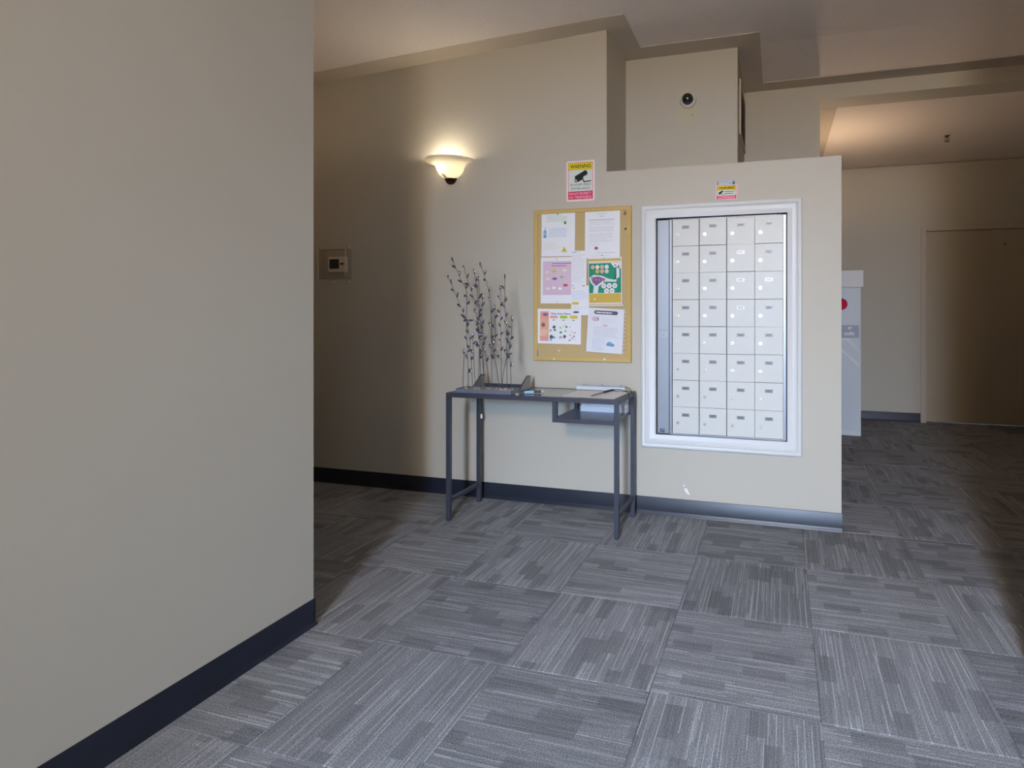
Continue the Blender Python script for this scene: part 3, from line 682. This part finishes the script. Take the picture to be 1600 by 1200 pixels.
# ------------------------------------------------------------------ wall sconce(s)
def sconce(x, y, z, dirn, label, power, col=(1.0, 0.82, 0.56)):
    # bowl: half round against a wall; dirn = -1 faces -y, +1 faces +y, 'x' faces +x
    a0 = {-1: PI, 1: 0.0, 'x': -PI/2}[dirn]
    o = thing('wall_sconce', label, 'wall lamp', (x, y, z-0.16))
    pr_ = [(0.030, -0.135), (0.052, -0.122), (0.075, -0.100), (0.088, -0.070), (0.096, -0.042), (0.108, -0.020), (0.130, -0.008), (0.156, -0.001), (0.163, 0.006), (0.161, 0.012), (0.152, 0.010), (0.128, 0.001), (0.104, -0.012), (0.090, -0.036), (0.082, -0.068), (0.068, -0.096), (0.046, -0.116), (0.026, -0.128)]
    pr_ = [(r_, h_*0.78 if h_ < 0 else h_) for r_, h_ in pr_]
    q = MB(); q.lathe(pr_, (x, y, z), 'z', a0, a0+PI, 36); q.build('glass_bowl', M_shade, o, smooth=True)
    q = MB(); q.lathe([(0.0, -0.160), (0.006, -0.158), (0.008, -0.152), (0.005, -0.147), (0.010, -0.145), (0.016, -0.141), (0.034, -0.137), (0.038, -0.133), (0.034, -0.130), (0.0, -0.129)], (x, y, z+0.027), 'z', a0, a0+PI, 20)
    q.build('cap', M_bronze, o, smooth=True)
    dv = Vector({-1: (0, -1, 0), 1: (0, 1, 0), 'x': (1, 0, 0)}[dirn]); tv = Vector((-1, 0, 0)) if dirn == -1 else Vector((0, 0, 0))
    p = Vector((x, y, z))+dv*0.055+tv*0.030+Vector((0, 0, -0.040))
    q = MB(); q.ball(p, 0.022, 0.022, 0.03, n=14, k=10); q.build('bulb', M_bulb, o, smooth=True)
    q = MB(); pb = Vector((x, y, z-0.1)); q.cyl(pb, pb+dv*0.012, 0.04, n=20); q.cyl(pb+dv*0.012, p+Vector((0, 0, -0.03)), 0.012, n=12); q.build('lamp_holder', M_bronze, o, smooth=True)
    d = bpy.data.lights.new('bulb_light', 'POINT'); d.energy = power; d.color = col; d.shadow_soft_size = 0.035
    lo = bpy.data.objects.new('bulb_light', d); C.objects.link(lo); lo.location = p+Vector((0, 0, 0.022))
    return o
sconce(-2.150, W0, 2.125, -1, 'lit frosted glass wall sconce with bronze cap left of the warning sign', 4.2, (1.0, 0.87, 0.66))
sconce(-3.6, -0.471, 2.05, 1, 'wall sconce of the left hall', 13, (1.0, 0.70, 0.44))
sconce(0.158, 2.95, 1.93, 'x', 'wall sconce of the corridor', 20, (1.0, 0.72, 0.48))
sconce(2.9, -0.12, 2.0, 1, 'unseen sconce added further along the corridor as warm fill', 32, (1.0, 0.70, 0.46))  # extra lamp out of view, added to brighten the corridor

# ------------------------------------------------------------------ thermostat in its clear cover
th = thing('thermostat', 'white thermostat with dark screen inside a clear plastic cover on the dark wall', 'thermostat', (-3.02, W0, 1.39))
q = MB(); q.box(-3.085, -2.945, W0-0.028, W0, 1.440, 1.545); q.build('body', colm('thermostat_plastic', 244, 234, 222, 0.4), th, bevel=0.004)
q = MB(); q.box(-3.072, -2.995, W0-0.0295, W0-0.028, 1.462, 1.527); q.build('screen', M_black, th)
q = MB(); q.box(-2.982, -2.955, W0-0.034, W0-0.028, 1.488, 1.500); q.build('lever', M_black, th)
q = MB()
X0, X1, Z0, Z1, YF = -3.135, -2.915, 1.392, 1.592, W0-0.062
q.box(X0, X1, YF, YF+0.003, Z0, Z1); q.box(X0, X0+0.003, YF+0.003, W0, Z0, Z1); q.box(X1-0.003, X1, YF+0.003, W0, Z0, Z1); q.box(X0+0.003, X1-0.003, YF+0.003, W0, Z1-0.003, Z1); q.box(X0+0.003, X1-0.003, YF+0.003, W0, Z0, Z0+0.003)
q.build('clear_cover', M_cover, th, bevel=0.0015)
q = MB()
for x, z in ((-2.93, 1.61), (-2.93, 1.375), (-3.06, 1.373)): q.cyl((x, W0, z), (x, W0-0.006, z), 0.006, n=12)
q.build('cover_lugs', C_white, th, smooth=True)
MB().box(X0-0.003, X0, YF-0.001, YF+0.006, Z0, Z1).build('cover_edge_glint', C_cream, th)  # pale bars stand in for bright highlights on the cover edges
MB().box(X1, X1+0.002, YF-0.001, YF+0.004, Z0+0.02, Z1).build('cover_edge_glint', C_cream, th)

# ------------------------------------------------------------------ console table
tb = thing('console_table', 'slim dark grey metal console table with glass top and small right shelf', 'table', (-1.417, 0.757, 0))
TX0, TX1, TY0, TY1, TZ, tw = -1.919, -0.914, 0.583, 0.935, 0.716, 0.024
for x in (TX0, TX1-tw):
    for y in (TY0, TY1-tw):
        MB().box(x, x+tw, y, y+tw, 0.004, TZ-tw).build('leg', M_metal, tb, bevel=0.0015)
        MB().box(x+0.002, x+tw-0.002, y+0.002, y+tw-0.002, 0, 0.004).build('foot_pad', M_black, tb)
q = MB(); q.box(TX0, TX1, TY0, TY0+tw, TZ-tw, TZ); q.box(TX0, TX1, TY1-tw, TY1, TZ-tw, TZ); q.box(TX0, TX0+tw, TY0+tw, TY1-tw, TZ-tw, TZ); q.box(TX1-tw, TX1, TY0+tw, TY1-tw, TZ-tw, TZ)
q.build('top_frame', M_metal, tb, bevel=0.0015)
for x in (TX0, TX1-tw): MB().box(x+0.002, x+tw-0.002, TY0+tw, TY1-tw, 0.100, 0.120).build('side_stretcher', M_metal, tb, bevel=0.001)
MB().box(TX0+tw+0.001, TX1-tw-0.001, TY0+tw+0.001, TY1-tw-0.001, TZ-0.006, TZ-0.001).build('glass_top', M_tableglass, tb)
q = MB(); SX = -1.279
for y in (TY0, TY1-tw): q.box(SX, SX+tw, y, y+tw, 0.606, TZ-tw); q.box(SX, TX1-tw, y, y+0.004, 0.584, 0.606); q.build('shelf_hanger', M_metal, tb, bevel=0.001); q = MB()
MB().box(SX, TX1-tw, TY0+0.004, TY1-0.004, 0.598, 0.603).build('shelf', mat('shelf_steel', lin(112, 122, 144), 0.28, spec=0.7), tb)
MB().box(SX, SX+0.004, TY0+0.004, TY1-0.004, 0.584, 0.598).build('shelf_edge', M_metal, tb)
q = MB(); q.box(-1.889, -1.878, TY1-tw-0.001, TY1-tw, 0.515, 0.542); q.build('paper_tag', C_white, tb)

ZT = TZ
# wedge shaped holder behind the twigs
M_holder = mat('grey_steel', lin(138, 138, 136), 0.35)
wh = thing('document_holder', 'low black metal holder with two wedge shaped sides behind the twig tray', 'holder', (-1.67, 0.81, ZT))
def wedge(x):
    q = MB(); q.prism([(0.725, ZT+0.002), (0.862, ZT+0.002), (0.866, ZT+0.070), (0.842, ZT+0.079), (0.822, ZT+0.076), (0.725, ZT+0.016)], 'x', x, x+0.004); return q
wedge(-1.838).build('side_panel', M_holder, wh); wedge(-1.540).build('side_panel', M_holder, wh)
def rimbar(x):
    q = MB(); q.tube([(x+0.002, 0.722, ZT+0.012), (x+0.002, 0.822, ZT+0.078), (x+0.002, 0.864, ZT+0.074)], 0.004, 6); return q
rimbar(-1.838).build('edge_bead', M_metal, wh, smooth=True); rimbar(-1.540).build('edge_bead', M_metal, wh, smooth=True)
MB().box(-1.838, -1.536, 0.722, 0.866, ZT, ZT+0.003).build('base_plate', M_metal, wh)
MB().box(-1.834, -1.540, 0.860, 0.864, ZT+0.003, ZT+0.024).build('back_lip', M_metal, wh)

# twig arrangement
tw_ = thing('twig_arrangement', 'tall silver metal twigs standing in a long grey tray of pebbles', 'decoration', (-1.70, 0.655, ZT))
q = MB(); a, b, c_, d, z0, z1, tt = -1.868, -1.530, 0.600, 0.712, ZT, ZT+0.024, 0.004
M_tray = mat('grey_tray', lin(120, 124, 140), 0.45, metal=0.3)
q.box(a, b, c_, d, z0, z0+0.003); q.box(a, b, c_, c_+tt, z0+0.003, z1); q.box(a, b, d-tt, d, z0+0.003, z1); q.box(a, a+tt, c_+tt, d-tt, z0+0.003, z1); q.box(b-tt, b, c_+tt, d-tt, z0+0.003, z1)
q.build('tray', M_tray, tw_, bevel=0.001)
q = MB(); r = random.Random(2)
for i in range(230):
    s_ = r.uniform(0.005, 0.009); R = Matrix.Rotation(r.uniform(0, PI), 3, 'Z')
    q.ball((r.uniform(a+0.010, b-0.010), r.uniform(c_+0.010, d-0.010), z0+0.010+r.uniform(0, 0.010)), s_, s_*0.8, s_*0.6, R, 6, 4, r.choice((0, 0, 1, 2)))
o = q.build('pebbles', [mat('pebble_cream', lin(206, 192, 158), 0.5), mat('pebble_grey', lin(120, 114, 106), 0.5), mat('pebble_brown', lin(150, 122, 88), 0.5)], tw_, smooth=True); o['kind'] = 'stuff'
STEMS = [[(-1.892,0.616,1.451),(-1.848,0.621,1.35),(-1.814,0.625,1.277),(-1.817,0.629,1.087),(-1.811,0.634,0.906),(-1.81,0.638,0.728)],[(-1.927,0.629,1.355),(-1.888,0.633,1.267),(-1.849,0.636,1.18),(-1.827,0.64,1.123),(-1.805,0.643,1.014),(-1.787,0.647,0.728)],[(-1.834,0.631,0.931),(-1.837,0.63,0.834),(-1.841,0.629,0.728)],[(-1.88,0.71,1.411),(-1.844,0.703,1.325),(-1.807,0.696,1.232),(-1.787,0.689,1.14),(-1.767,0.682,0.976),(-1.771,0.675,0.728)],[(-1.781,0.655,1.383),(-1.768,0.657,1.303),(-1.758,0.66,1.195),(-1.759,0.662,1.05),(-1.753,0.665,0.905),(-1.75,0.667,0.728)],[(-1.75,0.647,1.339),(-1.747,0.649,1.231),(-1.744,0.651,1.123),(-1.729,0.653,0.979),(-1.719,0.655,0.728)],[(-1.713,0.613,1.415),(-1.686,0.617,1.336),(-1.664,0.622,1.23),(-1.659,0.626,1.052),(-1.661,0.63,0.91),(-1.66,0.634,0.728)],[(-1.606,0.681,1.353),(-1.6,0.67,1.195),(-1.586,0.659,1.123),(-1.561,0.648,0.964),(-1.54,0.637,0.728)],[(-1.646,0.705,1.293),(-1.64,0.694,1.123),(-1.63,0.682,0.907),(-1.62,0.671,0.728)],[(-1.655,0.654,1.177),(-1.653,0.658,1.051),(-1.667,0.662,0.943),(-1.649,0.665,0.854),(-1.631,0.669,0.728)],[(-1.735,0.662,1.238),(-1.736,0.657,1.123),(-1.717,0.652,0.979),(-1.694,0.647,0.836),(-1.68,0.642,0.728)],[(-1.573,0.704,1.115),(-1.573,0.694,1.033),(-1.587,0.684,0.943),(-1.61,0.675,0.836),(-1.617,0.665,0.728)],[(-1.789,0.65,1.021),(-1.791,0.662,0.905),(-1.786,0.673,0.728)],[(-1.84,0.682,1.122),(-1.8,0.676,1.122),(-1.764,0.67,1.086),(-1.744,0.664,0.978),(-1.717,0.658,0.728)],[(-1.571,0.637,1.035),(-1.575,0.645,0.911),(-1.579,0.653,0.728)]]
M_twig = mat('twig_metal', lin(112, 106, 106), 0.4, metal=0.7); M_leaf = mat('leaf_metal', lin(134, 128, 142), 0.22, metal=0.85)
r = random.Random(12)
for S in STEMS:
    S = [Vector(p) for p in S]
    S[-1].x = max(a+0.01, min(b-0.012, S[-1].x)); S[-1].z = ZT+0.008
    sub = []
    for i in range(len(S)-1):
        p0 = S[max(i-1, 0)]; p1 = S[i]; p2 = S[i+1]; p3 = S[min(i+2, len(S)-1)]
        for q_ in range(5):
            t = q_/5; sub.append(0.5*((2*p1)+(-p0+p2)*t+(2*p0-5*p1+4*p2-p3)*t*t+(-p0+3*p1-3*p2+p3)*t**3))
    sub.append(S[-1])
    tg = MB().tube(sub, 0.0017, 6).build('twig', M_twig, tw_, smooth=True)
    lf = MB(); acc = 0; side = r.choice((-1, 1)); nxt = 0.0
    for i in range(len(sub)-1):
        p = sub[i]; d = (sub[i]-sub[min(i+1, len(sub)-1)]).normalized()
        if acc >= nxt and p.z > 0.88-0.09*(r.random() < 0.2):
            ang = 0.0 if acc == 0 else side*r.uniform(0.4, 0.9)
            R3 = Matrix.Rotation(ang, 3, 'Y') @ Matrix.Rotation(math.atan2(d.x, d.z), 3, 'Y')
            L_ = r.uniform(0.013, 0.018)
            ax = R3 @ Vector((0, 0, 1))
            lf.ball(p+ax*L_*0.95, 0.0066, 0.0036, L_, R3 @ Matrix.Rotation(r.uniform(-0.8, 0.8), 3, 'Z'), 8, 6)
            side = -side; nxt = acc+r.uniform(0.026, 0.046)
        acc += (sub[i+1]-sub[i]).length
    if lf.f: lf.build('leaves', M_leaf, tg, smooth=True)

# marker pen and cap near the tray
mk_ = thing('marker_pen', 'thick dark marker pen with light blue label beside the twig tray', 'pen', (-1.44, 0.66, ZT))
pa = Vector((-1.500, 0.640, ZT+0.009)); pb = Vector((-1.388, 0.712, ZT+0.009)); dd = (pb-pa)
MB().cyl(pa, pb, 0.0075, n=14).build('barrel', M_metal, mk_, smooth=True)
MB().cyl(pa+dd*0.22, pa+dd*0.62, 0.0082, n=14).build('paper_label', colm('pen_label', 150, 190, 222), mk_, smooth=True)
MB().cyl(pa+dd*0.93, pa+dd*1.03, 0.0085, 0.006, n=14).build('pen_tip', C_white, mk_, smooth=True)
q = MB(); q.lathe([(0.0, 0.012), (0.009, 0.012), (0.011, 0.010), (0.0115, 0.0), (0.0, 0.0)], (-1.492, 0.604, ZT), 'z', n=18)
tag(q.build('bottle_cap', mat('olive_cap', lin(150, 156, 122), 0.5), None, smooth=True), 'small pale olive cap between tray and marker pen', 'cap')

# papers on the glass top, rail, stack on the shelf
ps = thing('paper_sheet', 'loose white sheets lying flat on the right end of the glass top', 'paper', (-1.07, 0.745, ZT))
for (px_, py_, rr, dz) in ((-1.135, 0.745, 0.04, 0.0), (-1.045, 0.735, -0.05, 0.0008)):
    q = MB(); R = Matrix.Rotation(rr, 2)
    pts = [R @ Vector(p) for p in ((-0.108, -0.125), (0.108, -0.125), (0.108, 0.14), (-0.108, 0.14))]
    q.prism([(px_+p.x, py_+p.y) for p in pts], 'z', ZT+dz, ZT+dz+0.0006); q.build('sheet', M_paper, ps)
rl = thing('document_rail', 'thin white rail with three small knobs along the back edge of the table', 'rail', (-1.115, 0.912, ZT))
MB().box(-1.262, -0.968, 0.904, 0.920, ZT, ZT+0.020).build('bar', M_trimw, rl, bevel=0.002)
MB().box(-1.262, -0.968, 0.902, 0.922, ZT+0.020, ZT+0.024).build('clear_strip', C_lblue, rl)
for x in (-1.222, -1.110, -0.996):
    q = MB(); q.cyl((x, 0.912, ZT+0.024), (x, 0.912, ZT+0.034), 0.006, 0.005, n=12); q.build('knob', C_grey, rl, smooth=True)
sk = thing('paper_stack', 'stack of white paper standing at the back of the table shelf', 'paper', (-1.08, 0.87, 0.603))
q = MB()
rr = random.Random(4)
for i in range(9):
    z = 0.603+i*0.0095; j = rr.uniform(-0.004, 0.004); q.box(-1.214+j, -0.944+j, 0.846+rr.uniform(-0.004, 0.003), 0.906, z, z+0.0088)
q.build('sheets', M_paper, sk)
# pen on a cord
def bez(pts, n=6):
    pts = [Vector(p) for p in pts]; out = []
    for i in range(len(pts)-1):
        p0 = pts[max(i-1, 0)]; p1 = pts[i]; p2 = pts[i+1]; p3 = pts[min(i+2, len(pts)-1)]
        for k_ in range(n):
            t = k_/n; out.append(0.5*((2*p1)+(-p0+p2)*t+(2*p0-5*p1+4*p2-p3)*t*t+(-p0+3*p1-3*p2+p3)*t**3))
    out.append(pts[-1]); return out
cp = thing('corded_pen', 'black pen tied to a cord that loops over the table corner', 'pen', (-1.03, 0.8, ZT))
MB().tube([(-1.086, 0.650, ZT+0.006), (-1.078, 0.668, ZT+0.007), (-1.052, 0.765, ZT+0.010)], [0.002, 0.0042, 0.0045], 10).build('barrel', M_plate, cp, smooth=True)
MB().tube([(-1.052, 0.765, ZT+0.010), (-1.030, 0.835, ZT+0.013), (-1.018, 0.850, ZT+0.014)], [0.0062, 0.0062, 0.004], 10).build('grip', M_black, cp, smooth=True)
MB().tube(bez([(-1.018, 0.850, ZT+0.014), (-0.975, 0.835, ZT+0.018), (-0.935, 0.80, ZT+0.014), (-0.908, 0.765, ZT+0.006), (-0.903, 0.752, ZT-0.03), (-0.903, 0.760, ZT-0.056), (-0.903, 0.800, ZT-0.064), (-0.903, 0.850, ZT-0.052), (-0.904, 0.855, ZT-0.025), (-0.906, 0.820, ZT+0.006), (-0.925, 0.85, ZT+0.022), (-0.965, 0.895, ZT+0.026)]), 0.0022, 8).build('cord', M_black, cp, smooth=True)

# white scuff and scratches on the wall
q = MB(); s = Sheet(q, -0.629, W0, 0.146, -0.35); s.poly([(-0.018, 0.010), (-0.006, 0.016), (0.016, -0.004), (0.024, -0.014), (0.008, -0.012), (-0.012, -0.002)], 0, 0.5); s.poly([(-0.030, 0.028), (-0.024, 0.030), (-0.020, 0.020), (-0.026, 0.018)], 0, 0.5)
tag(q.build('wall_scuff', C_white, None), 'small white chip in the wall paint just above the baseboard', 'scuff')
for x, z, l in ((-1.872, 0.487, 'thin dark scratch on the wall right of the back left table leg'), (-0.975, 0.494, 'thin dark scratch on the wall by the right table legs')):
    q = MB(); s = Sheet(q, x, W0, z, -0.03); s.rect(-0.022, 0.030, -0.0014, 0.0014, 0, 0.5); tag(q.build('wall_scratch', C_grey, None), l, 'scratch')

# ------------------------------------------------------------------ display stand in the corridor
bs = thing('display_stand', 'tall white display stand with red dot and grey lettered band in the corridor', 'display stand', (0.40, 3.56, 0))
BX0, BX1, BY = 0.185, 0.617, 3.532
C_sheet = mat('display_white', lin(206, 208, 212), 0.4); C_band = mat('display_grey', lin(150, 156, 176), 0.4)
MB().box(BX0-0.02, BX1+0.022, BY-0.02, BY+0.07, 1.405, 1.565).build('header_box', C_sheet, bs, bevel=0.004)
MB().box(BX0, BX1-0.012, BY+0.004, BY+0.012, 0.05, 1.405).build('panel', mat('display_panel', lin(196, 202, 210), 0.35), bs)
MB().box(BX1-0.012, BX1, BY-0.004, BY+0.03, 0.0, 1.405).build('side_post', C_sheet, bs, bevel=0.001)
MB().box(BX0-0.005, BX0, BY-0.004, BY+0.03, 0.0, 1.405).build('side_post', C_sheet, bs, bevel=0.001)
MB().box(BX0, BX1-0.012, BY-0.004, BY+0.03, 0.0, 0.05).build('foot_rail', C_sheet, bs)
q = MB(); s = Sheet(q, 0.40, BY+0.004, 0.70, 0); c0 = 0.40
s.rect(BX0-c0, BX1-c0-0.016, 0.925-0.70, 1.046-0.70, 0, 1)
s.disc(0.445-c0, 1.246-0.70, 0.055, 1, 1, 28)
s.text('er', 0.522-c0, 1.018-0.70, 0.036, 0.026, 2, 2, 0.02); s.text('colls', 0.515-c0, 0.968-0.70, 0.090, 0.036, 2, 2, 0.02)
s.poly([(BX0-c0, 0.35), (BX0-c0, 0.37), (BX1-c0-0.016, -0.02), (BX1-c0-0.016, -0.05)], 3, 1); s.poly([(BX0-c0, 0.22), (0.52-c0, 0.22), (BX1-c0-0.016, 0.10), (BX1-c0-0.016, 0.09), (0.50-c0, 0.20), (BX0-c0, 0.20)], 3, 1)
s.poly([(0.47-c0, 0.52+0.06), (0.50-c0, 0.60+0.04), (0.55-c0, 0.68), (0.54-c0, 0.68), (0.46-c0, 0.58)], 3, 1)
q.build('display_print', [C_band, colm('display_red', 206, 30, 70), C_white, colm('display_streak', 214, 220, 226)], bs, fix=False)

# sprinkler on the corridor ceiling
sz = 2.6935+0.046*(3.32-2.275)/2.125
sp_ = thing('sprinkler_head', 'small bronze sprinkler head hanging from the pink lit corridor ceiling', 'sprinkler', (1.295, 3.32, sz))
MB().cyl((1.295, 3.32, sz), (1.295, 3.32, sz-0.006), 0.024, 0.018, n=18).build('flange', M_bronze, sp_, smooth=True)
q = MB(); q.cyl((1.295, 3.32, sz-0.006), (1.295, 3.32, sz-0.022), 0.007, n=10); q.tube([(1.283, 3.32, sz-0.02), (1.279, 3.32, sz-0.034), (1.293, 3.32, sz-0.048)], 0.002, 6); q.tube([(1.307, 3.32, sz-0.02), (1.311, 3.32, sz-0.034), (1.297, 3.32, sz-0.048)], 0.002, 6)
q.build('yoke', M_bronze, sp_, smooth=True)
MB().cyl((1.295, 3.32, sz-0.048), (1.295, 3.32, sz-0.051), 0.017, n=14).build('deflector', M_bronze, sp_, smooth=True)
# unseen box added to go with the warm fill light behind the camera
MB_ = MB(); MB_.box(-0.5, 0.06, -4.65, -4.35, 2.40, 2.75)
tag(MB_.build('fill_light_box', M_trimw, None, bevel=0.01), 'unseen white box added with the warm fill light behind the camera', 'ceiling light')
